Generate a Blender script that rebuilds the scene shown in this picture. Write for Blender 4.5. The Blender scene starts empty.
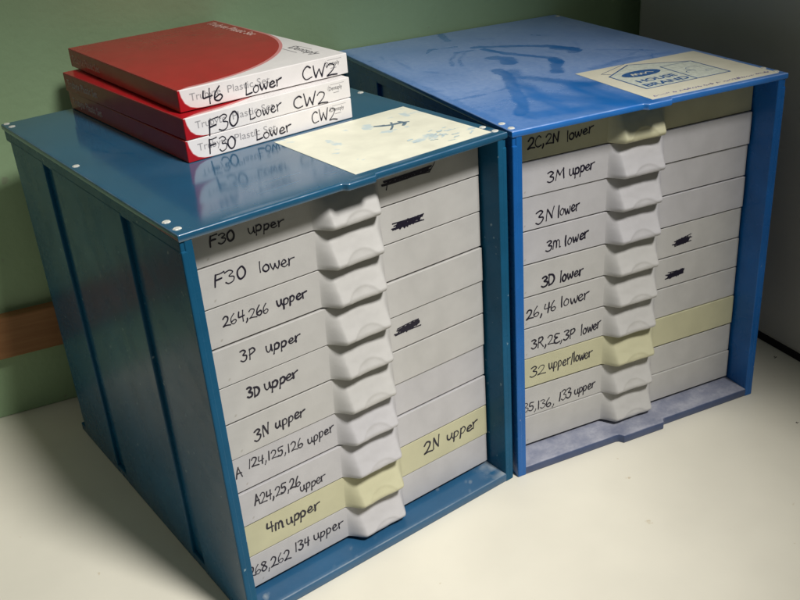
import bpy, bmesh, math, random
from mathutils import Vector, Matrix, noise

SC = bpy.context.scene
COL = SC.collection
random.seed(7)

# ------------------------------------------------------------------ camera
cam_d = bpy.data.cameras.new("camera")
cam_d.lens = 43.03
cam_d.sensor_width = 36.0
cam_d.clip_start = 0.01
cam_d.clip_end = 50
cam = bpy.data.objects.new("camera", cam_d)
cam.location = (-0.17059, -0.43306, 0.45150)
cam.rotation_euler = (1.10229831, 0.06992896, -0.64908318)
COL.objects.link(cam)
SC.camera = cam

# ------------------------------------------------------------------ light
world = bpy.data.worlds.new("World")
SC.world = world
world.use_nodes = True
wb = world.node_tree.nodes["Background"]
# the room: dim at eye level, paler overhead
wn = world.node_tree
wtc = wn.nodes.new("ShaderNodeTexCoord"); wsx = wn.nodes.new("ShaderNodeSeparateXYZ"); wcr = wn.nodes.new("ShaderNodeValToRGB")
wn.links.new(wtc.outputs["Generated"], wsx.inputs[0]); wn.links.new(wsx.outputs["Z"], wcr.inputs[0]); wn.links.new(wcr.outputs[0], wb.inputs[0])
wcr.color_ramp.elements[0].position = 0.25; wcr.color_ramp.elements[0].color = (0.06, 0.065, 0.05, 1)
wcr.color_ramp.elements[1].position = 0.95; wcr.color_ramp.elements[1].color = (0.95, 0.97, 0.88, 1)
wb.inputs[1].default_value = 0.25

lamp_d = bpy.data.lights.new("ceiling_lamp", 'SPOT')
lamp_d.energy = 162
lamp_d.color = (1.0, 0.97, 0.935)
lamp_d.spot_size = math.radians(31)
lamp_d.spot_blend = 1.0
lamp_d.shadow_soft_size = 0.155
lamp = bpy.data.objects.new("ceiling_lamp", lamp_d)
lamp.location = (0.30, -0.98, 1.54)
lamp.rotation_euler = (Vector((0.09, 0.0, 0.14)) - lamp.location).to_track_quat('-Z', 'Y').to_euler()
COL.objects.link(lamp)

SC.view_settings.view_transform = 'Standard'
SC.view_settings.look = 'None'
SC.view_settings.exposure = 0
SC.view_settings.gamma = 1

WORDS = [  # owner, text, start u mm, baseline z mm, end u, end z, height mm
    ('A1', 'F30', 23.9, 250.7, 38.8, 249.7, 5.9),
    ('A1', 'upper', 47.5, 250.7, 69.6, 249.2, 3.4),
    ('A2', 'F30', 22.7, 226.4, 42.3, 225.5, 7.2),
    ('A2', 'lower', 50.5, 225.8, 73.1, 223.8, 6.7),
    ('A3', '264,266', 23.7, 200.7, 53.5, 199.0, 6.3),
    ('A3', 'upper', 59.1, 200.5, 79.5, 199.8, 3.7),
    ('A4', '3P', 30.4, 175.5, 39.6, 175.1, 6.6),
    ('A4', 'upper', 47.1, 174.9, 70.6, 173.8, 3.9),
    ('A5', '3D', 30.9, 149.9, 38.9, 148.8, 6.5),
    ('A5', 'upper', 42.5, 149.9, 65.9, 150.1, 4.0),
    ('A6', '3N', 31.0, 118.6, 40.8, 119.4, 7.7),
    ('A6', 'upper', 45.9, 120.8, 66.5, 121.4, 4.2),
    ('A7', 'A', 15.1, 97.6, 19.6, 97.5, 7.3),
    ('A7', '124,125,126', 23.9, 101.0, 62.8, 98.4, 6.3),
    ('A7', 'upper', 67.1, 98.2, 86.5, 99.0, 4.0),
    ('A8', 'A24,25,26', 23.8, 73.2, 57.0, 72.2, 7.2),
    ('A8', 'upper', 56.5, 66.6, 75.0, 66.4, 4.0),
    ('A9', '4m', 29.3, 47.3, 41.9, 46.3, 7.2),
    ('A9', 'upper', 43.4, 45.9, 68.1, 46.3, 4.6),
    ('A10', '268,262', 11.8, 20.2, 42.7, 18.4, 7.3),
    ('A10', '134', 47.0, 21.2, 58.2, 21.0, 7.1),
    ('A10', 'upper', 61.9, 22.1, 85.2, 21.1, 4.4),
    ('A9', '2N', 158.2, 45.6, 172.1, 46.0, 9.4),
    ('A9', 'upper', 179.1, 46.9, 207.4, 46.0, 5.1),
    ('B1', '2C,2N', 24.5, 247.6, 48.7, 248.6, 7.2),
    ('B1', 'lower', 55.3, 247.3, 75.9, 249.5, 7.0),
    ('B2', '3M', 39.4, 221.1, 52.9, 222.2, 7.2),
    ('B2', 'upper', 57.0, 222.3, 77.0, 223.2, 4.4),
    ('B3', '3N', 30.6, 191.4, 44.9, 193.7, 8.4),
    ('B3', 'lower', 48.4, 193.2, 65.7, 194.9, 7.9),
    ('B4', '3m', 38.7, 169.3, 50.8, 170.0, 7.0),
    ('B4', 'lower', 54.4, 169.7, 73.6, 171.5, 7.8),
    ('B5', '3D', 35.1, 142.0, 45.7, 142.0, 8.0),
    ('B5', 'lower', 50.4, 142.0, 69.8, 143.3, 8.1),
    ('B6', '26,46', 21.6, 119.3, 46.6, 120.5, 7.8),
    ('B6', 'lower', 51.0, 121.3, 75.1, 122.5, 8.7),
    ('B7', '3R,2E,3P', 25.6, 93.6, 64.1, 92.6, 7.6),
    ('B7', 'lower', 69.0, 92.8, 86.2, 94.3, 8.2),
    ('B8', '32', 24.3, 69.1, 36.4, 69.6, 7.9),
    ('B8', 'upper', 40.8, 71.3, 59.8, 70.8, 4.8),
    ('B8', '/lower', 60.8, 70.6, 79.2, 71.1, 8.4),
    ('B9', '135,136,', 15.1, 40.1, 45.8, 38.1, 7.7),
    ('B9', '133', 49.9, 39.8, 61.4, 41.2, 7.8),
    ('B9', 'upper', 64.4, 41.2, 83.4, 42.3, 4.6),
    ('X0', '46', 15.7, 1.9, 29.3, 2.0, 9.7),
    ('X0', 'Lower', 45.6, 1.1, 71.8, 2.9, 9.4),
    ('X0', 'CW2', 88.2, 2.1, 113.3, 1.4, 9.3),
    ('X1', 'F30', 15.7, 0.2, 36.4, 1.6, 10.2),
    ('X1', 'Lower', 45.3, 2.6, 68.8, 3.7, 9.5),
    ('X1', 'CW2', 78.5, 2.3, 103.8, 1.1, 9.2),
    ('X2', 'F30', 15.0, 2.3, 33.3, 1.6, 9.9),
    ('X2', 'Lower', 48.7, 2.5, 74.5, 2.6, 9.2),
    ('X2', 'CW2', 91.3, 4.0, 110.5, 2.3, 9.0),
]

# ------------------------------------------------------------------ materials
def pmat(name, col, rough=0.5, spec=0.5, var=0.08, scale=40, bump=0.0, bscale=400, rvar=0.0, speck=None, coat=0):
    m = bpy.data.materials.new(name)
    m.use_nodes = True
    nt = m.node_tree
    N, L = nt.nodes, nt.links
    b = N["Principled BSDF"]
    tc = N.new("ShaderNodeTexCoord")
    n1 = N.new("ShaderNodeTexNoise"); n1.inputs["Scale"].default_value = scale; n1.inputs["Detail"].default_value = 6
    L.new(tc.outputs["Object"], n1.inputs["Vector"])
    mr = N.new("ShaderNodeMapRange"); mr.inputs[1].default_value = 0.3; mr.inputs[2].default_value = 0.7
    mr.inputs[3].default_value = 1 - var; mr.inputs[4].default_value = 1 + var
    L.new(n1.outputs["Fac"], mr.inputs[0])
    mx = N.new("ShaderNodeVectorMath"); mx.operation = 'SCALE'
    mx.inputs[0].default_value = col[:3]
    L.new(mr.outputs[0], mx.inputs["Scale"])
    out = mx.outputs[0]
    if speck:                       # (colour, scale, threshold): small marks with their own outline
        sc, ss, th = speck
        n3 = N.new("ShaderNodeTexNoise"); n3.inputs["Scale"].default_value = ss; n3.inputs["Detail"].default_value = 3
        L.new(tc.outputs["Object"], n3.inputs["Vector"])
        r3 = N.new("ShaderNodeMapRange"); r3.inputs[1].default_value = th; r3.inputs[2].default_value = th + 0.04
        L.new(n3.outputs["Fac"], r3.inputs[0])
        m3 = N.new("ShaderNodeMix"); m3.data_type = 'RGBA'
        L.new(r3.outputs[0], m3.inputs[0]); L.new(out, m3.inputs[6]); m3.inputs[7].default_value = (*sc, 1)
        out = m3.outputs[2]
    L.new(out, b.inputs["Base Color"])
    b.inputs["Roughness"].default_value = rough
    b.inputs["Specular IOR Level"].default_value = spec
    if coat:
        b.inputs["Coat Weight"].default_value = coat; b.inputs["Coat Roughness"].default_value = 0.08
    if rvar:
        r2 = N.new("ShaderNodeMapRange"); r2.inputs[1].default_value = 0.3; r2.inputs[2].default_value = 0.7
        r2.inputs[3].default_value = max(0.02, rough - rvar); r2.inputs[4].default_value = rough + rvar
        n4 = N.new("ShaderNodeTexNoise"); n4.inputs["Scale"].default_value = scale * 1.7; n4.inputs["Detail"].default_value = 8
        L.new(tc.outputs["Object"], n4.inputs["Vector"]); L.new(n4.outputs["Fac"], r2.inputs[0])
        L.new(r2.outputs[0], b.inputs["Roughness"])
    if bump:
        n2 = N.new("ShaderNodeTexNoise"); n2.inputs["Scale"].default_value = bscale; n2.inputs["Detail"].default_value = 4
        L.new(tc.outputs["Object"], n2.inputs["Vector"])
        bp = N.new("ShaderNodeBump"); bp.inputs["Strength"].default_value = bump; bp.inputs["Distance"].default_value = 0.001
        L.new(n2.outputs["Fac"], bp.inputs["Height"]); L.new(bp.outputs[0], b.inputs["Normal"])
    return m

def dusty(name, base, dust, rough=0.12, drough=0.42, spec=0.5, ior=1.5):
    """painted plastic under a film of dust: the film's thickness is the 'dust' point attribute"""
    m = pmat(name, base, rough, spec, 0.10, 25)
    nt = m.node_tree; N, L = nt.nodes, nt.links
    b = N["Principled BSDF"]
    b.inputs["IOR"].default_value = ior
    src = b.inputs["Base Color"].links[0].from_socket
    at = N.new("ShaderNodeAttribute"); at.attribute_name = "dust"
    tc = N.new("ShaderNodeTexCoord")
    n = N.new("ShaderNodeTexNoise"); n.inputs["Scale"].default_value = 260; n.inputs["Detail"].default_value = 6; n.inputs["Roughness"].default_value = 0.7
    L.new(tc.outputs["Object"], n.inputs["Vector"])
    r = N.new("ShaderNodeMapRange"); r.inputs[1].default_value = 0.25; r.inputs[2].default_value = 0.75; r.inputs[3].default_value = 0.75; r.inputs[4].default_value = 1.25
    L.new(n.outputs["Fac"], r.inputs[0])
    mu = N.new("ShaderNodeMath"); mu.operation = 'MULTIPLY'; mu.use_clamp = True
    L.new(at.outputs["Fac"], mu.inputs[0]); L.new(r.outputs[0], mu.inputs[1])
    mx = N.new("ShaderNodeMix"); mx.data_type = 'RGBA'
    L.new(mu.outputs[0], mx.inputs[0]); L.new(src, mx.inputs[6]); mx.inputs[7].default_value = (*dust, 1)
    L.new(mx.outputs[2], b.inputs["Base Color"])
    rr = N.new("ShaderNodeMapRange"); rr.inputs[1].default_value = 0; rr.inputs[2].default_value = 0.7; rr.inputs[3].default_value = rough; rr.inputs[4].default_value = drough
    L.new(mu.outputs[0], rr.inputs[0]); L.new(rr.outputs[0], b.inputs["Roughness"])
    return m

M = {}
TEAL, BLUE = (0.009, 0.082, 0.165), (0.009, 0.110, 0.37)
M['teal'] = pmat("teal_plastic", TEAL, 0.26, 0.12, 0.12, 30, 0.06, 300, 0.05, ((0.20, 0.30, 0.36), 190, 0.69))
M['blue'] = pmat("blue_plastic", BLUE, 0.28, 0.35, 0.12, 30, 0.06, 300, 0.05, ((0.25, 0.33, 0.50), 170, 0.725))
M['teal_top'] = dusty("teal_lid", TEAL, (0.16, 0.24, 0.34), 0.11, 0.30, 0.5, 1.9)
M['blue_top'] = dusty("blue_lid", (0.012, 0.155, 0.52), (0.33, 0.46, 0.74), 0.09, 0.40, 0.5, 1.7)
M['teal_floor'] = dusty("teal_floor", (0.008, 0.08, 0.18), (0.25, 0.30, 0.34), 0.2, 0.5)
M['blue_floor'] = dusty("blue_floor", (0.014, 0.040, 0.125), (0.36, 0.37, 0.43), 0.25, 0.6)
M['grey'] = pmat("ivory_grey_plastic", (0.465, 0.458, 0.440), 0.38, 0.4, 0.06, 60, 0.06, 900, 0.06, ((0.33, 0.31, 0.27), 75, 0.745))
M['grey2'] = pmat("lilac_grey_plastic", (0.460, 0.453, 0.462), 0.38, 0.4, 0.06, 60, 0.06, 900, 0.06, ((0.33, 0.31, 0.29), 75, 0.745))
M['yellow'] = pmat("yellowed_plastic", (0.49, 0.475, 0.315), 0.38, 0.4, 0.05, 60, 0.05, 900, 0.05)
M['ink'] = pmat("black_marker_ink", (0.012, 0.010, 0.022), 0.35, 0.4, 0.2, 800)
M['label'] = pmat("cream_paper_label", (0.77, 0.76, 0.62), 0.5, 0.3, 0.08, 60, 0.02, 500, 0, ((0.55, 0.64, 0.64), 55, 0.62))
M['label2'] = pmat("cream_printed_label", (0.75, 0.72, 0.58), 0.45, 0.3, 0.06, 60, 0.02, 500)
M['navy'] = pmat("navy_print", (0.035, 0.11, 0.29), 0.5, 0.3, 0.3, 500)
M['pale'] = pmat("pale_blue_print", (0.62, 0.66, 0.58), 0.5, 0.3, 0.15, 300)
M['violet'] = pmat("violet_print", (0.25, 0.22, 0.42), 0.5, 0.3, 0.3, 500)
M['smear'] = pmat("blue_grey_smear", (0.13, 0.19, 0.24), 0.5, 0.3, 0.4, 500)
M['faint'] = pmat("faint_blue_rub", (0.50, 0.60, 0.62), 0.5, 0.3, 0.15, 400)
M['rivet'] = pmat("off_white_plastic", (0.62, 0.62, 0.56), 0.4, 0.4, 0.15, 700)
M['red'] = pmat("red_print", (0.40, 0.010, 0.016), 0.24, 0.30, 0.07, 60, 0.02, 300, 0.03)
M['pink'] = pmat("pink_print", (0.66, 0.25, 0.25), 0.35, 0.4, 0.08, 100)
M['white'] = pmat("white_carton", (0.80, 0.77, 0.76), 0.35, 0.4, 0.03, 90, 0.02, 600)
M['greyprint'] = pmat("grey_print", (0.36, 0.35, 0.36), 0.5, 0.3, 0.2, 500)
M['dkprint'] = pmat("dark_print", (0.07, 0.07, 0.08), 0.5, 0.3, 0.3, 500)
M['redtext'] = pmat("pale_lettering", (0.78, 0.52, 0.48), 0.5, 0.3, 0.2, 500)
M['wall'] = pmat("green_wall_paint", (0.33, 0.475, 0.275), 0.5, 0.3, 0.08, 9, 0.35, 160, 0.05, ((0.30, 0.37, 0.24), 60, 0.72))
M['table'] = pmat("cream_laminate", (0.74, 0.71, 0.60), 0.36, 0.4, 0.05, 11, 0.03, 350, 0.08, ((0.60, 0.53, 0.38), 75, 0.72))
M['speck'] = pmat("dark_grit", (0.05, 0.04, 0.04), 0.8, 0.2, 0.2, 900)
M['steel'] = pmat("dark_grey_paint", (0.50, 0.48, 0.44), 0.36, 0.5, 0.06, 8, 0.05, 300, 0.06)
M['rubber'] = pmat("black_rubber", (0.012, 0.011, 0.011), 0.7, 0.3, 0.2, 90)

def wood():
    m = pmat("brown_wood", (0.30, 0.13, 0.045), 0.55, 0.3, 0.15, 30)
    nt = m.node_tree; N, L = nt.nodes, nt.links; b = N["Principled BSDF"]
    tc = N.new("ShaderNodeTexCoord"); mp = N.new("ShaderNodeMapping"); mp.inputs["Scale"].default_value = (3, 60, 60)
    n = N.new("ShaderNodeTexNoise"); n.inputs["Scale"].default_value = 4; n.inputs["Detail"].default_value = 6
    cr = N.new("ShaderNodeValToRGB"); cr.color_ramp.elements[0].color = (0.19, 0.08, 0.03, 1); cr.color_ramp.elements[1].color = (0.42, 0.21, 0.085, 1)
    L.new(tc.outputs["Object"], mp.inputs[0]); L.new(mp.outputs[0], n.inputs["Vector"]); L.new(n.outputs["Fac"], cr.inputs[0]); L.new(cr.outputs[0], b.inputs["Base Color"])
    return m
M['wood'] = wood()

# ------------------------------------------------------------------ helpers
def link(name, me, mats, parent=None, loc=(0, 0, 0), rz=0.0):
    o = bpy.data.objects.new(name, me)
    if not isinstance(mats, (list, tuple)): mats = [mats]
    for m in mats:
        if len(me.materials) < len(mats): me.materials.append(m)
    COL.objects.link(o)
    o.location = loc; o.rotation_euler = (0, 0, rz)
    if parent: o.parent = parent
    return o

def from_bm(name, bm, mats, parent=None, loc=(0, 0, 0), rz=0.0, smooth=False):
    me = bpy.data.meshes.new(name)
    bm.normal_update()
    bm.to_mesh(me); bm.free()
    if smooth:
        for f in me.polygons: f.use_smooth = True
    return link(name, me, mats, parent, loc, rz)

def add_box(bm, x0, x1, y0, y1, z0, z1, bev=0.0, seg=2):
    r = bmesh.ops.create_cube(bm, size=1)
    vs = r['verts']
    for v in vs:
        v.co = Vector((x0 + (v.co.x + .5) * (x1 - x0), y0 + (v.co.y + .5) * (y1 - y0), z0 + (v.co.z + .5) * (z1 - z0)))
    if bev:
        es = list({e for v in vs for e in v.link_edges})
        bmesh.ops.bevel(bm, geom=es, offset=bev, segments=seg, affect='EDGES', profile=0.5)

def thing(name, label, cat, loc, rz=0.0, group=None):
    o = bpy.data.objects.new(name, None)
    o.empty_display_size = 0.05
    COL.objects.link(o)
    o.location = loc; o.rotation_euler = (0, 0, rz)
    o['label'] = label; o['category'] = cat
    if group: o['group'] = group
    return o

# a hand-written alphabet: strokes through control points, cap height 1, x-height .6
G = {
 '0': [[(.30, 1), (.08, .75), (.04, .35), (.2, .02), (.42, .2), (.5, .6), (.38, .95), (.26, .98)]],
 '1': [[(.16, 1), (.13, .5), (.10, .0)]],
 '2': [[(.02, .78), (.2, 1), (.42, .88), (.38, .55), (.15, .18), (.0, .02), (.25, .06), (.58, .0)]],
 '3': [[(.04, .92), (.28, 1.02), (.44, .82), (.2, .56), (.46, .4), (.4, .08), (.16, -.04), (.0, .1)]],
 '4': [[(.1, .98), (.04, .5), (.26, .46), (.5, .52)], [(.42, 1.02), (.38, .5), (.36, -.02)]],
 '5': [[(.5, 1.0), (.14, .96), (.1, .58), (.36, .58), (.42, .25), (.22, -.02), (.0, .08)]],
 '6': [[(.3, 1.02), (.08, .6), (.06, .15), (.26, -.02), (.46, .2), (.34, .42), (.08, .26)]],
 '8': [[(.46, .88), (.24, 1.0), (.08, .8), (.3, .52), (.46, .22), (.24, -.02), (.04, .2), (.26, .52), (.46, .84)]],
 ',': [[(.12, .1), (.1, -.06), (.02, -.24)]],
 '/': [[(.2, 1.05), (.1, .5), (.02, -.1)]],
 'F': [[(.1, .96), (.06, .5), (.02, -.04)], [(.1, .96), (.34, .98), (.56, 1.04)], [(.06, .5), (.24, .54), (.42, .56)]],
 'P': [[(.1, .98), (.06, .5), (.04, -.02)], [(.06, .92), (.34, 1.02), (.46, .76), (.26, .5), (.06, .46)]],
 'D': [[(.1, .98), (.06, .5), (.06, .0)], [(.04, .96), (.38, .88), (.5, .5), (.32, .1), (.04, .0)]],
 'N': [[(.06, .0), (.06, .5), (.1, .94)], [(.1, .94), (.26, .45), (.4, .04)], [(.4, .04), (.44, .5), (.5, 1.0)]],
 'A': [[(.0, .0), (.12, .5), (.26, 1.0)], [(.26, 1.0), (.36, .5), (.46, .0)], [(.1, .38), (.26, .42), (.42, .4)]],
 'M': [[(.04, .0), (.08, .5), (.14, .96)], [(.14, .96), (.24, .6), (.34, .4)], [(.34, .4), (.46, .7), (.6, .98)], [(.6, .98), (.62, .5), (.66, .0)]],
 'm': [[(.06, .0), (.08, .4), (.1, .8)], [(.09, .6), (.22, .82), (.32, .6), (.32, .05)], [(.32, .6), (.46, .84), (.58, .6), (.6, .05), (.68, .0)]],
 'C': [[(.48, .84), (.3, 1.0), (.08, .72), (.04, .3), (.22, .0), (.5, .1)]],
 'R': [[(.1, .98), (.06, .5), (.04, -.02)], [(.06, .92), (.34, 1.02), (.44, .76), (.26, .54), (.08, .5)], [(.2, .52), (.34, .24), (.5, .0)]],
 'E': [[(.48, .96), (.16, .96), (.06, .7), (.3, .54), (.06, .4), (.04, .08), (.24, -.02), (.5, .06)]],
 'L': [[(.1, 1.0), (.06, .5), (.04, .04)], [(.04, .04), (.26, .04), (.5, .1)]],
 'W': [[(.04, 1.0), (.1, .5), (.2, .04)], [(.2, .04), (.3, .4), (.38, .66)], [(.38, .66), (.46, .3), (.56, .04)], [(.56, .04), (.62, .5), (.72, 1.04)]],
 'u': [[(.04, .6), (.04, .2), (.18, .0), (.36, .2), (.4, .6)], [(.4, .6), (.4, .25), (.48, .02)]],
 'p': [[(.08, .58), (.04, .1), (.0, -.36)], [(.06, .46), (.26, .62), (.42, .4), (.3, .06), (.06, .06)]],
 'e': [[(.04, .26), (.24, .3), (.4, .42), (.26, .6), (.06, .4), (.08, .1), (.26, .0), (.46, .12)]],
 'r': [[(.06, .58), (.08, .3), (.08, .0)], [(.08, .34), (.2, .54), (.44, .62)]],
 'l': [[(.1, 1.02), (.08, .5), (.08, .0)]],
 'o': [[(.26, .6), (.06, .42), (.06, .14), (.24, .0), (.42, .16), (.42, .46), (.24, .6)]],
 'w': [[(.02, .58), (.08, .2), (.16, .02)], [(.16, .02), (.26, .25), (.32, .46)], [(.32, .46), (.4, .1), (.48, .02)], [(.48, .02), (.58, .3), (.6, .62)]],
}
ADV = {'1': .34, ',': .3, '/': .32, 'l': .24, 'r': .48, 'M': .8, 'm': .82, 'W': .82, 'w': .72, 'F': .62, 'e': .52, 'p': .54, 'u': .58, 'o': .54}

def catmull(pts, n=7):
    if len(pts) < 3: return list(pts)
    P = [pts[0]] + list(pts) + [pts[-1]]
    out = []
    for i in range(1, len(P) - 2):
        for k in range(n):
            t = k / n
            q = []
            for d in range(len(pts[0])):
                a, b, c, e = P[i - 1][d], P[i][d], P[i + 1][d], P[i + 2][d]
                q.append(.5 * (2 * b + (c - a) * t + (2 * a - 5 * b + 4 * c - e) * t * t + (3 * b - a - 3 * c + e) * t ** 3))
            out.append(tuple(q))
    out.append(tuple(pts[-1]))
    return out

class Ink:
    """flat pen strokes on a plane given by an origin and two directions"""
    def __init__(s, o, u, v, lift=0.00012):
        s.o, s.u, s.v = Vector(o), Vector(u), Vector(v)
        s.n = s.u.cross(s.v); s.bm = bmesh.new(); s.k = 0; s.lift = lift
    def pt(s, a, b):
        return s.o + s.u * a + s.v * b + s.n * (s.lift + s.k * 2e-6)
    def stroke(s, pts, w, taper=True):
        s.k += 1
        n = len(pts)
        L, R = [], []
        for i, (a, b) in enumerate(pts):
            p0 = pts[max(0, i - 1)]; p1 = pts[min(n - 1, i + 1)]
            dx, dy = p1[0] - p0[0], p1[1] - p0[1]
            l = math.hypot(dx, dy) or 1e-9
            f = 1.0
            if taper: f = .82 + .26 * math.sin(2.1 * i / max(1, n - 1) + s.k) * .8
            nx, ny = -dy / l * w * .5 * f, dx / l * w * .5 * f
            L.append(s.bm.verts.new(s.pt(a + nx, b + ny))); R.append(s.bm.verts.new(s.pt(a - nx, b - ny)))
        for i in range(n - 1):
            s.bm.faces.new((R[i], R[i + 1], L[i + 1], L[i]))
        for (a, b) in (pts[0], pts[-1]):
            s.k += 1
            s.bm.faces.new([s.bm.verts.new(s.pt(a + w * .46 * math.cos(q * math.pi / 4), b + w * .46 * math.sin(q * math.pi / 4))) for q in range(8)])
    def poly(s, pts):
        s.k += 1
        s.bm.faces.new([s.bm.verts.new(s.pt(a, b)) for a, b in pts])
    def word(s, text, u0, z0, u1, z1, h, w, rnd):
        low = all(c in 'uperowm' for c in text)
        sc = h / (.6 if low else 1.0)
        x = 0; glyphs = []; h *= .78 if low else .90
        for c in text:
            glyphs.append((c, x)); x += ADV.get(c, .58) * (1 + rnd.uniform(-.08, .08))
        tot = x - .1; w *= rnd.uniform(.86, 1.18)
        sx = (u1 - u0) / tot
        for c, gx in glyphs:
            dy = rnd.uniform(-.05, .05); sl = rnd.uniform(-.02, .06); ss = rnd.uniform(.93, 1.07)
            for st in G[c]:
                pts = [((gx + (px + sl * py) + rnd.uniform(-.02, .02)), py * ss + dy + rnd.uniform(-.025, .025)) for px, py in st]
                pts = catmull(pts)
                s.stroke([(u0 + px * sx, z0 + (z1 - z0) * px / tot + py * sc) for px, py in pts], w)
    def done(s, name, mat, parent, loc=(0, 0, 0)):
        return from_bm(name, s.bm, mat, parent, loc)

def printed(name, text, o, u, v, size, mat, parent, stretch=1.0, lift=0.0001, align='LEFT', bold=0.0):
    cu = bpy.data.curves.new(name, 'FONT')
    cu.body = text; cu.size = size; cu.align_x = align; cu.resolution_u = 3; cu.offset = bold
    tmp = bpy.data.objects.new(name, cu)
    me = bpy.data.meshes.new_from_object(tmp)
    bpy.data.objects.remove(tmp)
    o, u, v = Vector(o), Vector(u), Vector(v); n = u.cross(v)
    for vt in me.vertices:
        vt.co = o + u * vt.co.x * stretch + v * vt.co.y + n * lift
    me.materials.clear()
    return link(name, me, mat, parent)

# ------------------------------------------------------------------ setting
bm = bmesh.new(); add_box(bm, -1.6, 1.7, -1.5, 0.9, -0.035, 0.0, 0.002)
tt = from_bm("tabletop", bm, M['table']); tt['kind'] = 'structure'

WA = -0.2164                       # the wall's heading
WO = Vector((-0.02, 0.361, 0))
wc, ws = math.cos(WA), math.sin(WA)
bm = bmesh.new(); add_box(bm, -1.4, 1.6, 0, 0.05, 0.0005, 1.3)
w = from_bm("wall", bm, M['wall'], None, WO, WA)
w['label'] = "dull green painted wall rising behind both drawer cabinets"; w['category'] = "wall"
bm = bmesh.new(); add_box(bm, -1.2, 0.16, -0.012, -0.0003, 0.061, 0.099, 0.0015)
b = from_bm("wooden_strip", bm, M['wood'], None, WO, WA)
b['label'] = "brown wooden strip fixed low along the green wall"; b['category'] = "wood strip"

ap = thing("metal_cabinet", "tall dark grey metal cabinet standing at the right beside the blue drawer unit", "cabinet", (0.5325, 0.0, 0), math.radians(-12.4))
bm = bmesh.new(); add_box(bm, 0, 0.5, -0.5, 0.194, 0.007, 0.85, 0.004); from_bm("cabinet_body", bm, M['steel'], ap)
bm = bmesh.new(); add_box(bm, 0.0015, 0.49, -0.49, 0.19, 0.0, 0.0075); from_bm("base_strip", bm, M['rubber'], ap)

bm = bmesh.new()
for (x, y, r) in [(0.497, 0.012, .0016), (0.515, -.03, .0009), (0.44, -.1, .0007)]:
    for k in range(3):
        bmesh.ops.create_icosphere(bm, subdivisions=1, radius=r * random.uniform(.5, 1), matrix=Matrix.Translation((x + random.uniform(-r, r) * 1.3, y + random.uniform(-r, r), r * .25)) @ Matrix.Diagonal((1.4, 1, .5, 1)))
g = from_bm("grit", bm, M['speck']); g['kind'] = 'stuff'; g['label'] = "specks of dark grit on the cream tabletop"; g['category'] = "grit"

# ------------------------------------------------------------------ drawer cabinets
W, D, H = 0.2262, 0.300, 0.270
TOP, BOT, SIDE = 0.0042, 0.0072, 0.0072
PITCH, Z0 = 0.0255, 0.0105

def smooth01(t):
    t = max(0, min(1, t)); return t * t * (3 - 2 * t)

def slab(x0, x1, y0, y1, z0, z1, front, nx, ny, dustf, bev=0.0008):
    """a plate with rounded edges whose front edge follows front(x); its upper face is a fine grid that carries dust"""
    bm = bmesh.new()
    def mp(s, t, ins):
        x = x0 + ins + s * (x1 - x0 - 2 * ins)
        f = y0 + front(x)
        return x, f + ins + t * (y1 - f - 2 * ins)
    S = [i / nx for i in range(nx + 1)]; T = [j / ny for j in range(ny + 1)]
    g = [[bm.verts.new((*mp(s, t, bev), z1)) for t in T] for s in S]
    for i in range(nx):
        for j in range(ny): bm.faces.new((g[i][j], g[i + 1][j], g[i + 1][j + 1], g[i][j + 1]))
    loop = [(i, 0) for i in range(nx)] + [(nx, j) for j in range(ny)] + [(i, ny) for i in range(nx, 0, -1)] + [(0, j) for j in range(ny, 0, -1)]
    prev = [g[i][j] for i, j in loop]
    for ins, z in ((bev * .3, z1 - bev * .3), (0, z1 - bev), (0, z0 + bev), (bev * .5, z0)):
        cur = [bm.verts.new((*mp(S[i], T[j], ins), z)) for i, j in loop]
        for k in range(len(loop)):
            k2 = (k + 1) % len(loop)
            bm.faces.new((prev[k], cur[k], cur[k2], prev[k2]))
        prev = cur
    bm.faces.new(prev[::-1])
    me = bpy.data.meshes.new("slab"); bm.normal_update(); bm.to_mesh(me); bm.free()
    a = me.attributes.new("dust", 'FLOAT', 'POINT')  # dust on the upper face, a painted highlight on the rim
    for v in me.vertices:
        a.data[v.index].value = max(0.0, min(1.0, dustf(v.co.x, v.co.y) * (1.0 if v.co.z > z1 - 1e-6 else .12)))
        if z1 - bev * .6 < v.co.z < z1 - 1e-6:      # edge highlight painted in as a paler rim
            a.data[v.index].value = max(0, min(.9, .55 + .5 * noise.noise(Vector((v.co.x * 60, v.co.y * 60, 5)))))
    for f in me.polygons: f.use_smooth = True
    if hasattr(me, "set_sharp_from_angle"): me.set_sharp_from_angle(angle=math.radians(50))
    return me

def trap(x, a, b, h, r=0.003):
    return -h * min(smooth01((x - a + r) / r), smooth01((b + r - x) / r))

def seg_d(x, y, pts):
    best = 1e9
    for (ax, ay), (bx, by) in zip(pts, pts[1:]):
        dx, dy = bx - ax, by - ay
        t = max(0, min(1, ((x - ax) * dx + (y - ay) * dy) / (dx * dx + dy * dy + 1e-9)))
        best = min(best, math.hypot(x - ax - t * dx, y - ay - t * dy))
    return best

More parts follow.
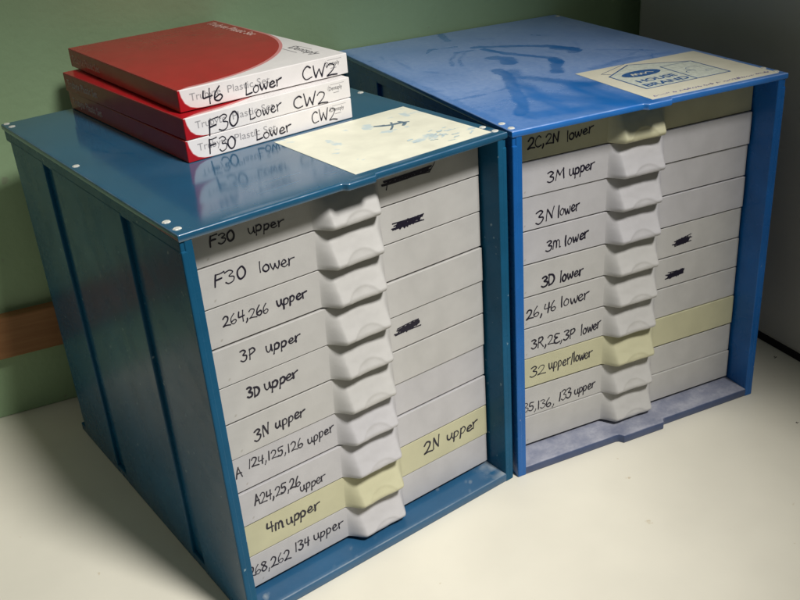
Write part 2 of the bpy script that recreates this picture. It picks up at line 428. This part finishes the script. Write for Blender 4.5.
# finger wipes in the dust on the blue lid: path in mm, half width, strength
WIPES = [
 ([(98, 226), (115, 215), (132, 203), (147, 188), (156, 170), (157, 158)], 4.5, 1.0),
 ([(148, 178), (156, 164), (152, 157)], 6.0, .9),
 ([(99, 215), (106, 190), (116, 170), (126, 150), (121, 132)], 4.0, 1.0),
 ([(126, 146), (112, 122), (104, 109)], 5.5, .95),
 ([(91, 182), (97, 172), (91, 158)], 7.5, .9),
 ([(101, 298), (95, 280), (92, 267)], 3.5, .8),
 ([(55, 234), (64, 245), (86, 240)], 1.8, .7), ([(77, 220), (93, 218)], 2.5, .7), ([(77, 219), (60, 200), (52, 180)], 1.6, .5), ([(82, 215), (66, 196), (58, 176)], 1.2, .45),
 ([(72, 145), (71, 126), (58, 98), (38, 50), (24, 30)], 5.0, .9),
 ([(80, 133), (66, 100), (57, 60), (54, 28)], 7.0, .75),
 ([(77, 110), (88, 90), (96, 66), (112, 62), (122, 66)], 6.5, .9),
 ([(96, 66), (90, 40), (96, 18), (104, 6)], 13, .95), ([(57, 60), (75, 35), (92, 12)], 10, .8), ([(30, 22), (70, 12), (105, 4)], 9, .85),
 ([(6, 88), (32, 88), (53, 93)], 1.4, .5), ([(2, 8), (2, 290)], 4, .45), ([(130, 100), (170, 108), (205, 104)], 3, .35), ([(160, 235), (168, 225)], 1.5, .5), ([(118, 250), (126, 246)], 1.5, .4),
 ([(40, 150), (20, 190), (24, 230)], 1.2, .35), ([(170, 150), (190, 130), (200, 118)], 1.6, .4),
]
_r = random.Random(31)
for _k in range(34):                     # hairline drags
    _x, _y, _a, _l = _r.uniform(10, 215), _r.uniform(15, 280), _r.uniform(0, 3.14), _r.uniform(8, 40)
    _b = _r.uniform(-.6, .6)
    WIPES.append(([(_x + _l * t * math.cos(_a + _b * t), _y + _l * t * math.sin(_a + _b * t)) for t in (0, .35, .7, 1)], _r.uniform(.5, 1.2), _r.uniform(.15, .4)))
def dust_blue(x, y):
    X, Y = x * 1e3, y * 1e3
    n = noise.noise(Vector((x * 22, y * 22, 3.1)))
    wob = 2.2 * noise.noise(Vector((x * 70, y * 70, 1.7))) + 1.2 * noise.noise(Vector((x * 240, y * 240, 2.7)))
    d = 0.72 + 0.16 * n + 0.05 * noise.noise(Vector((x * 150, y * 40, 9)))
    d *= .42 + .58 * smooth01((Y - 15) / 120)
    for k, (pts, hw, s) in enumerate(WIPES):
        soft = .45 if k < 11 else .95
        q = seg_d(X, Y, pts) + wob
        d *= 1 - s * (.75 + .35 * noise.noise(Vector((x * 120, y * 35, 6)))) * (1 - smooth01((q - hw * (.35 if soft > .5 else .6)) / (hw * soft + .7)))
    return d
def dust_teal(x, y):
    X, Y = x * 1e3, y * 1e3
    n = noise.noise(Vector((x * 25, y * 25, 7.3)))
    d = .04 + .16 * max(0, n)
    q = seg_d(X, Y, [(8, 205), (22, 190), (30, 165), (40, 150)]) + 1.5 * noise.noise(Vector((x * 120, y * 120, 0)))
    d *= smooth01(q / 3)
    d += .35 * smooth01((noise.noise(Vector((x * 30, y * 160, 2))) - .25) * 3) * smooth01((45 - Y) / 40)
    return d
def floor_dust_blue(x, y): return .72 + .35 * noise.noise(Vector((x * 60, y * 90, 4))) + .12 * noise.noise(Vector((x * 300, y * 300, 4)))
def floor_dust_teal(x, y):
    return .06 + .9 * smooth01((noise.noise(Vector((x * 150, y * 130, 8))) - .52) * 6) + .8 * smooth01((x - .200) / .018) * (.6 + noise.noise(Vector((x * 200, y * 200, 1)))) + .55 * smooth01((.0015 - y) / .002)

def grip_mesh(name, off=0.0, hgt_a=.0085):
    """flared finger pull with a scooped lip, 48 mm wide, standing 11.5 mm proud of the drawer face"""
    bm = bmesh.new()
    nu, nv = 60, 36
    hgt = PITCH - .0012
    def prot(u, v):
        a = abs(u)
        q = (.0249 - a) / (.0094 if u < 0 else .0080)
        fl = .65 * smooth01(q) + .35 * max(0, min(1, q))
        t = v / hgt
        base = .0118 - .0104 * max(0, (t - .13) / .87) ** .95
        if t < .10: base -= .0017 * ((.10 - t) / .10) ** 2
        du = (u - off - .0012) / .0136
        arch = hgt_a * (1 - abs(du) ** 2.2)
        if abs(du) < 1 and v < arch:
            ta = arch / hgt
            ba = .0118 - .0104 * max(0, (ta - .13) / .87) ** .95
            base -= .42 * max(0, base - ba) + .0003 * smooth01((arch - v) / .0016) * smooth01(v / .003)
        return fl * (base + .00022 * noise.noise(Vector((u * 160 + off * 9e3, v * 260, hgt_a * 900)))) - .0004
    us = [-.0250 + .0500 * i / nu for i in range(nu + 1)]
    vs = [hgt * (j / nv) ** 1.15 for j in range(nv + 1)]
    g = [[bm.verts.new((u, -prot(u, v), v + .0001)) for v in vs] for u in us]
    for i in range(nu):
        for j in range(nv): bm.faces.new((g[i][j], g[i + 1][j], g[i + 1][j + 1], g[i][j + 1]))
    for j, zz in ((0, .0001), (nv, hgt + .0001)):
        e = [bm.verts.new((u, .0006, zz)) for u in us]
        for i in range(nu):
            q = (e[i], e[i + 1], g[i + 1][j], g[i][j])
            bm.faces.new(q if j == 0 else q[::-1])
    me = bpy.data.meshes.new(name); bm.normal_update(); bm.to_mesh(me); bm.free()
    for f in me.polygons: f.use_smooth = True
    if hasattr(me, "set_sharp_from_angle"): me.set_sharp_from_angle(angle=math.radians(48))
    return me

def drawer_mesh(name):
    bm = bmesh.new()
    add_box(bm, SIDE + .0006, W - SIDE - .0018, 0, .0035, 0, PITCH - .0010, .00028, 2)
    x0, x1, z0, z1 = SIDE + .002, W - SIDE - .002, .0015, PITCH - .003     # the tray behind the front
    add_box(bm, x0, x0 + .002, .0032, .262, z0, z1); add_box(bm, x1 - .002, x1, .0032, .262, z0, z1)
    add_box(bm, x0 + .002, x1 - .002, .26, .262, z0, z1); add_box(bm, x0 + .002, x1 - .002, .0032, .26, z0, z0 + .002)
    me = bpy.data.meshes.new(name); bm.normal_update(); bm.to_mesh(me); bm.free()
    return me

SCRIB = {'A1': (142, 254, 178, 255.3, 4), 'A2': (147, 221.8, 169, 226.8, 6), 'A5': (142.5, 148.5, 162, 154.8, 6.5), 'B5': (153.7, 144.6, 168.5, 150.8, 7), 'B6': (148, 117.6, 164.3, 125.2, 7)}

def scribble(ink, u0, z0, u1, z1, h, rnd):
    zm, um, hw = (z0 + z1) / 2, (u0 + u1) / 2, (u1 - u0) / 2
    for k in range(3):                       # overlapping zigzags, then long strokes back and forth with loose tails
        pts = []; n = rnd.randint(11, 17); sl = rnd.uniform(.15, .5)
        for i in range(n + 1):
            t = i / n
            env = .45 + .55 * math.sin(math.pi * min(1, .12 + t * .8))
            d = (1 if i % 2 else -1) * rnd.uniform(.25, 1.0) * env
            pts.append((um + hw * (2 * t - 1) * .88 + d * sl * h * .5, zm + d * h * .46 + (z1 - z0) * .15 * (t - .5)))
        ink.stroke(catmull(pts, 4), rnd.uniform(.0010, .0014))
    for k in range(5):
        zz = (k / 4 - .5) * h * .66 + rnd.uniform(-.0004, .0004)
        tilt = rnd.uniform(-.1, .22) * h
        e0, e1 = rnd.uniform(-.0022, .0022), rnd.uniform(-.0022, .0016)
        ink.stroke(catmull([(u0 + e0, zm + zz - tilt), (um + rnd.uniform(-.002, .002), zm + zz + rnd.uniform(-.0006, .0006)), (u1 + e1, zm + zz + tilt)]), rnd.uniform(.0009, .0013))

def cabinet(key, label, loc, rz, recess, body, top, floor, dustf, fdust, kinds, z0):
    rnd = random.Random(ord(key))
    c = thing("drawer_cabinet", label, "drawer cabinet", loc, rz, "drawer cabinets on the tabletop")
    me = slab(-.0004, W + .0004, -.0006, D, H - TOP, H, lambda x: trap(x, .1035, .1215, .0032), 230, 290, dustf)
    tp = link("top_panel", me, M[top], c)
    ftab = (lambda x: trap(x, .094, .132, .0042)) if key == 'B' else (lambda x: 0)
    me = slab(SIDE - .0006, W - SIDE + .0006, .0001, D - .002, 0.0002, BOT, ftab, 90, 120, fdust)
    link("bottom_panel", me, M[floor], c)
    for mir in (0, 1):
        bm = bmesh.new()
        X = (lambda a, b_: (a, b_)) if not mir else (lambda a, b_: (W - b_, W - a))
        za, zb = 0.0, H - TOP + .0004
        add_box(bm, *X(.0026, SIDE), 0.0, D - .003, za, zb, .0006)
        for (ya, yb) in ((-.0002, .064), (.081, .198), (.216, .287)):
            add_box(bm, *X(0, .0040), ya, yb, za, zb - .006, .0009)
        add_box(bm, *X(.0002, .0038), .0006, D - .002, zb - .0085, zb, .0007)
        add_box(bm, *X(.0002, .0038), .0006, D - .002, .0001, .0070, .0007)
        from_bm("side_panel", bm, M[body], c)
    bm = bmesh.new(); add_box(bm, .003, W - .003, D - .0035, D - .0005, BOT, H - TOP)
    from_bm("back_panel", bm, M[body], c)
    # white plugs that pin the lid down, and worn spots near the corners
    spots = [(.0036, .0214), (.0036, .0082), (W - .0036, .0185), (W - .0036, .0066), (.003, .297), (.0036, .286), (.0036, .155), (W - .0036, .155), (W - .0036, .29)] if key == 'A' else \
            [(.0030, .0182), (.0030, .0062), (W - .0036, .0075), (W - .0036, .020), (W - .0034, .29)]
    for (x, y) in spots:
        bm = bmesh.new()
        bmesh.ops.create_cone(bm, cap_ends=True, segments=20, radius1=.0024, radius2=.0018, depth=.0006)
        for v in bm.verts:
            v.co.x *= rnd.uniform(.9, 1.1) * 1.05; v.co.y *= rnd.uniform(.85, 1.05)
        from_bm("plug", bm, M['rivet'], tp, (x, y, H + .0002), 0)
    for k in range(10):
        z = z0 + (9 - k) * PITCH
        n = k + 1
        mat = M[kinds[k]]
        dx, dr, dz = rnd.uniform(-.0002, .0002), rnd.uniform(-.0005, .0008), rnd.uniform(-.0003, .0003)
        dm = DRAWER.copy(); dm.materials.clear()
        d = link("drawer", dm, mat, c, (dx, recess + dr, z + dz), rnd.uniform(-.0035, .0035))
        if kinds[k] == 'yellow': d['label'] = "yellowed cream drawer among the grey ones"
        gm = rnd.choice(GRIPS).copy(); gm.materials.clear()
        link("grip", gm, mat, d, (W / 2, 0, 0))
        ink = Ink((0, 0, 0), (1, 0, 0), (0, 0, 1)); ink2 = Ink((0, 0, 0), (1, 0, 0), (0, 0, 1)); used = used2 = False
        own = f"{key}{n}"
        for (o, t, u0, za, u1, zb, h) in WORDS:
            if o == own:
                wd = .00128 if own in ('A9', 'A5', 'B5', 'B4') else .00108
                (ink if u0 < 100 else ink2).word(t, u0 / 1e3, za / 1e3 - z, u1 / 1e3, zb / 1e3 - z, h / 1e3, wd, rnd)
                if u0 < 100: used = True
                else: used2 = True
        if own in SCRIB:
            used2 = True
            a = SCRIB[own]; scribble(ink2, a[0] / 1e3, a[1] / 1e3 - z, a[2] / 1e3, a[3] / 1e3 - z, a[4] / 1e3, rnd)
            if own == 'A1': ink2.stroke(catmull([(.144, .2535 - z), (.143, .250 - z)]), .0009); ink2.stroke(catmull([(.177, .253 - z), (.181, .2575 - z), (.180, .2595 - z)]), .0008)
        if used: ink.done("handwriting", M['ink'], d)
        else: ink.bm.free()
        if used2: ink2.done('crossed_out_marking' if own in SCRIB else 'handwriting', M['ink'], d)
        else: ink2.bm.free()
    return c, tp

DRAWER = drawer_mesh("drawer"); GRIPS = [grip_mesh("grip", a_, b_) for a_, b_ in ((0, .0085), (.0012, .0074), (-.0008, .0092), (.0005, .0066))]
A, Atop = cabinet('A', "dull teal drawer cabinet with the stack of red boxes on its lid", (0, 0, 0), 0.0, .0178,
    'teal', 'teal_top', 'teal_floor', dust_teal, floor_dust_teal, ['grey', 'grey', 'grey', 'grey', 'grey', 'grey', 'grey2', 'grey2', 'yellow', 'grey2'], .0105)
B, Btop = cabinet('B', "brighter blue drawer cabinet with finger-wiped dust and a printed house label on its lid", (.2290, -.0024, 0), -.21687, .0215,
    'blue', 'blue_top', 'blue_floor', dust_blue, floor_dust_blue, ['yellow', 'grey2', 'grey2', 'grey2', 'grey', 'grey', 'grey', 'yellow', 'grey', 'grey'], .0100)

# labels stuck on the lids
def sticker(parent, x0, x1, y0, y1, mat):
    bm = bmesh.new(); add_box(bm, x0, x1, y0, y1, H - .0001, H + .00022)
    return from_bm("label", bm, mat, parent)
ZL = H + .00022
lab = sticker(Atop, .1146, .2195, .0064, .0985, M['label'])
ink = Ink((0, 0, ZL), (1, 0, 0), (0, 1, 0), .00005)
for pts, wd in [([(.178, .074), (.184, .070), (.192, .069), (.199, .066)], .0022), ([(.190, .073), (.186, .066), (.181, .061)], .0022), ([(.195, .071), (.196, .066), (.192, .062)], .0026), ([(.178, .0745), (.183, .072)], .0030)]:
    ink.stroke(catmull(pts), wd)
ink.stroke(catmull([(.1815, .0715), (.187, .0690), (.193, .0680), (.1975, .0665)]), .0030)
ink.done("smudge", M['smear'], lab)
rr = random.Random(12)
ink = Ink((0, 0, ZL), (1, 0, 0), (0, 1, 0), .00003)
for k in range(30):                  # faint blue rubs left on the label
    cx, cy = (rr.gauss(.198, .009), rr.gauss(.024, .008)) if k < 30 else (rr.uniform(.125, .21), rr.uniform(.014, .09))
    if not (.119 < cx < .215 and .011 < cy < .094): continue
    a_ = rr.uniform(-.5, .7); l_ = rr.uniform(.0005, .0022)
    ink.stroke(catmull([(cx - l_ * math.cos(a_), cy - l_ * math.sin(a_)), (cx, cy + rr.uniform(-.0006, .0006)), (cx + l_ * math.cos(a_), cy + l_ * math.sin(a_))]), rr.uniform(.0006, .0022))
ink.done("faint_smudge", M['faint'], lab)

lab = sticker(Btop, .1108, .2215, .0035, .0945, M['label2'])
P = (0, 0, ZL); U = (1, 0, 0); V = (0, 1, 0)
ink = Ink(P, U, V, .00004)
house = [(.1245, .0270), (.1990, .0275), (.1985, .0700), (.1555, .0905), (.1240, .0700)]
ink.poly(house); ink.done("house_print", M['pale'], lab)
ink = Ink(P, U, V, .00008)
def line(pts, wd): 
    for a, b_ in zip(pts, pts[1:]): ink.stroke([a, b_], wd, False)
line(house + house[:1], .0012)
line([(.1690, .0272), (.1700, .0700)], .0011); line([(.1700, .0700), (.1985, .0700)], .0006); line([(.1290, .0745), (.1240, .0800), (.1555, .0945)], .0005)
ov = [(.148 + .0165 * math.cos(t * math.pi / 12), .0640 + .0080 * math.sin(t * math.pi / 12)) for t in range(24)]
ink.poly(ov)
for cx, cy, r in [(.186, .052, .006), (.1785, .045, .004), (.191, .040, .003)]:
    ink.stroke(catmull([(cx + r * math.cos(t), cy + .8 * r * math.sin(t)) for t in (0, .9, 1.9, 2.8, 3.7)]), .0006)
ink.done("outline_print", M['navy'], lab)
ink = Ink(P, U, V, .00016)
ink.stroke(catmull([(.139, .061), (.1405, .066), (.142, .061), (.1435, .0655), (.146, .061), (.148, .065), (.150, .0612), (.153, .065), (.157, .062)]), .0011); ink.done("oval_lettering", M['label2'], lab)
printed("printed_lettering", "HOUSE", (.1305, .0425, ZL), U, V, .0100, M['navy'], lab, 1.05, bold=.0003)
printed("printed_lettering", "BRAND", (.1280, .0310, ZL), U, V, .0100, M['navy'], lab, 1.15, bold=.0003)
ink = Ink(P, U, V, .00006); rr = random.Random(4)
x = .1165
while x < .214:
    wd = rr.uniform(.0018, .0042)
    yb = .0085
    ink.stroke(catmull([(x, yb + rr.uniform(-.001, .001)), (x + wd * .35, yb + rr.uniform(.001, .0028)), (x + wd * .6, yb + rr.uniform(-.001, .0008)), (x + wd, yb + rr.uniform(0, .0025))]), rr.uniform(.0005, .0009))
    x += wd + rr.choice([.0008, .0010, .0026])
ink.done("small_print", M['violet'], lab)

# ------------------------------------------------------------------ red boxes
BW, BD, BH = .1242, .1967, .0136
def carton(i, label, x, y, z, a):
    rnd = random.Random(50 + i)
    t = thing("carton", label, "box", (x, y, z), a, "red and white boxes stacked on the teal cabinet")
    bm = bmesh.new(); add_box(bm, 0, BW, 0, BD, 0, BH, .0005, 2)
    o = from_bm("box_body", bm, [M['white'], M['red']], t)
    for f in o.data.polygons:
        if f.center.x < .0004 or (f.center.y > BD - .0004): f.material_index = 1
    # the printed red field sweeps across the lid and round the front corner
    arc = [(.010 + .1115 * math.cos(q), .116 - .1115 * math.sin(q)) for q in [math.pi / 2 * k / 28 for k in range(29)]]   # from the right edge down to the front
    top = [(.0003, BD - .0003), (BW - .0012, BD - .0003), (BW - .0016, .150)] + arc + [(.0003, .0005)]
    pk = [(.0002, BD - .0002), (BW - .0005, BD - .0002), (BW - .0005, .150)] + [(.010 + .1138 * math.cos(q), .116 - .1143 * math.sin(q)) for q in [math.pi / 2 * k / 28 for k in range(29)]] + [(.0002, .0003)]
    pr = Ink((0, 0, BH), (1, 0, 0), (0, 1, 0), .00003); pr.poly(pk[::-1]); pr.done("pink_print", M['pink'], t)
    pr = Ink((0, 0, BH), (1, 0, 0), (0, 1, 0), .00006); pr.poly(top[::-1])
    pr.done("red_print", M['red'], t)
    fr = [(.0003, .0134), (.0012, .0134), (.0019, .0092), (.0036, .0050), (.0066, .0022), (.0108, .0008), (.0165, .0002), (.0003, .0002)]
    pr = Ink((0, 0, 0), (1, 0, 0), (0, 0, 1), .00003); pr.poly([(u * 1.06 + .0003, v) for u, v in fr][::-1]); pr.done("pink_print", M['pink'], t)
    pr = Ink((0, 0, 0), (1, 0, 0), (0, 0, 1), .00006); pr.poly(fr[::-1]); pr.done("red_print", M['red'], t)
    printed("printed_lettering", "Trubyte", (.0075, -.0, .0058), (1, 0, 0), (0, 0, 1), .0066, M['greyprint'], t, 1.0)
    printed("printed_lettering", "Plastic Set", (.0330, -.0, .0056), (1, 0, 0), (0, 0, 1), .0066, M['greyprint'], t, 1.15)
    printed("logo", "Dentsply", (.1068, 0, .0077), (1, 0, 0), (0, 0, 1), .0038, M['dkprint'], t, .80)
    lg = Ink((0, 0, 0), (1, 0, 0), (0, 0, 1), .0001)
    lg.stroke([(.1085, .0114), (.1195, .0114)], .00022, False); lg.stroke(catmull([(.1066, .0078), (.1060, .0095), (.1072, .0112)]), .0003); lg.stroke([(.1105, .0058), (.1150, .0059)], .0004, False)
    lg.done("logo", M['greyprint'], t)
    # side lettering on the red spine
    printed("printed_lettering", "Trubyte Plastic Set", (-.00005, BD - .006, .0042), (0, -1, 0), (0, 0, 1), .0078, M['redtext'], t, .95, bold=.0001)
    printed("printed_lettering", "Trubyte Plastic Set", (.1120, BD - .008, BH), (0, -1, 0), (1, 0, 0), .0105, M['redtext'], t, .95, lift=.00016, bold=.0002)
    printed("logo", "Dentsply", (.1070, .0500, BH), (0, -1, 0), (1, 0, 0), .0105, M['dkprint'], t, .95)
    lg = Ink((0, 0, BH), (0, -1, 0), (1, 0, 0), .0001)
    lg.stroke(catmull([(-.046, .1090), (-.050, .1125), (-.043, .1150), (-.030, .1152)]), .0006); lg.stroke([(-.049, .1030), (-.030, .1030)], .0008, False)
    lg.done("logo", M['greyprint'], t)
    ink = Ink((0, 0, 0), (1, 0, 0), (0, 0, 1), .00022)
    for (o_, tx, u0, za, u1, zb, h) in WORDS:
        if o_ == f"X{i}":
            ink.word(tx, u0 / 1e3, za / 1e3, u1 / 1e3, zb / 1e3, h / 1e3 * (.74 if tx == 'Lower' else .84), .0009, rnd)
    ink.done("handwriting", M['ink'], t)
    return t
# the ink heights were measured from each box's own base
carton(2, "red and white box marked F30 Lower CW2, lying directly on the teal lid", .0561, .1024, H + .0003, .0131)
carton(1, "red and white box marked F30 Lower CW2, between the other two boxes", .0570, .1023, H + BH + .0006, .0239)
carton(0, "red and white box marked 46 Lower CW2, topmost of the stack", .0613, .1138, H + 2 * BH + .0014, -.013)
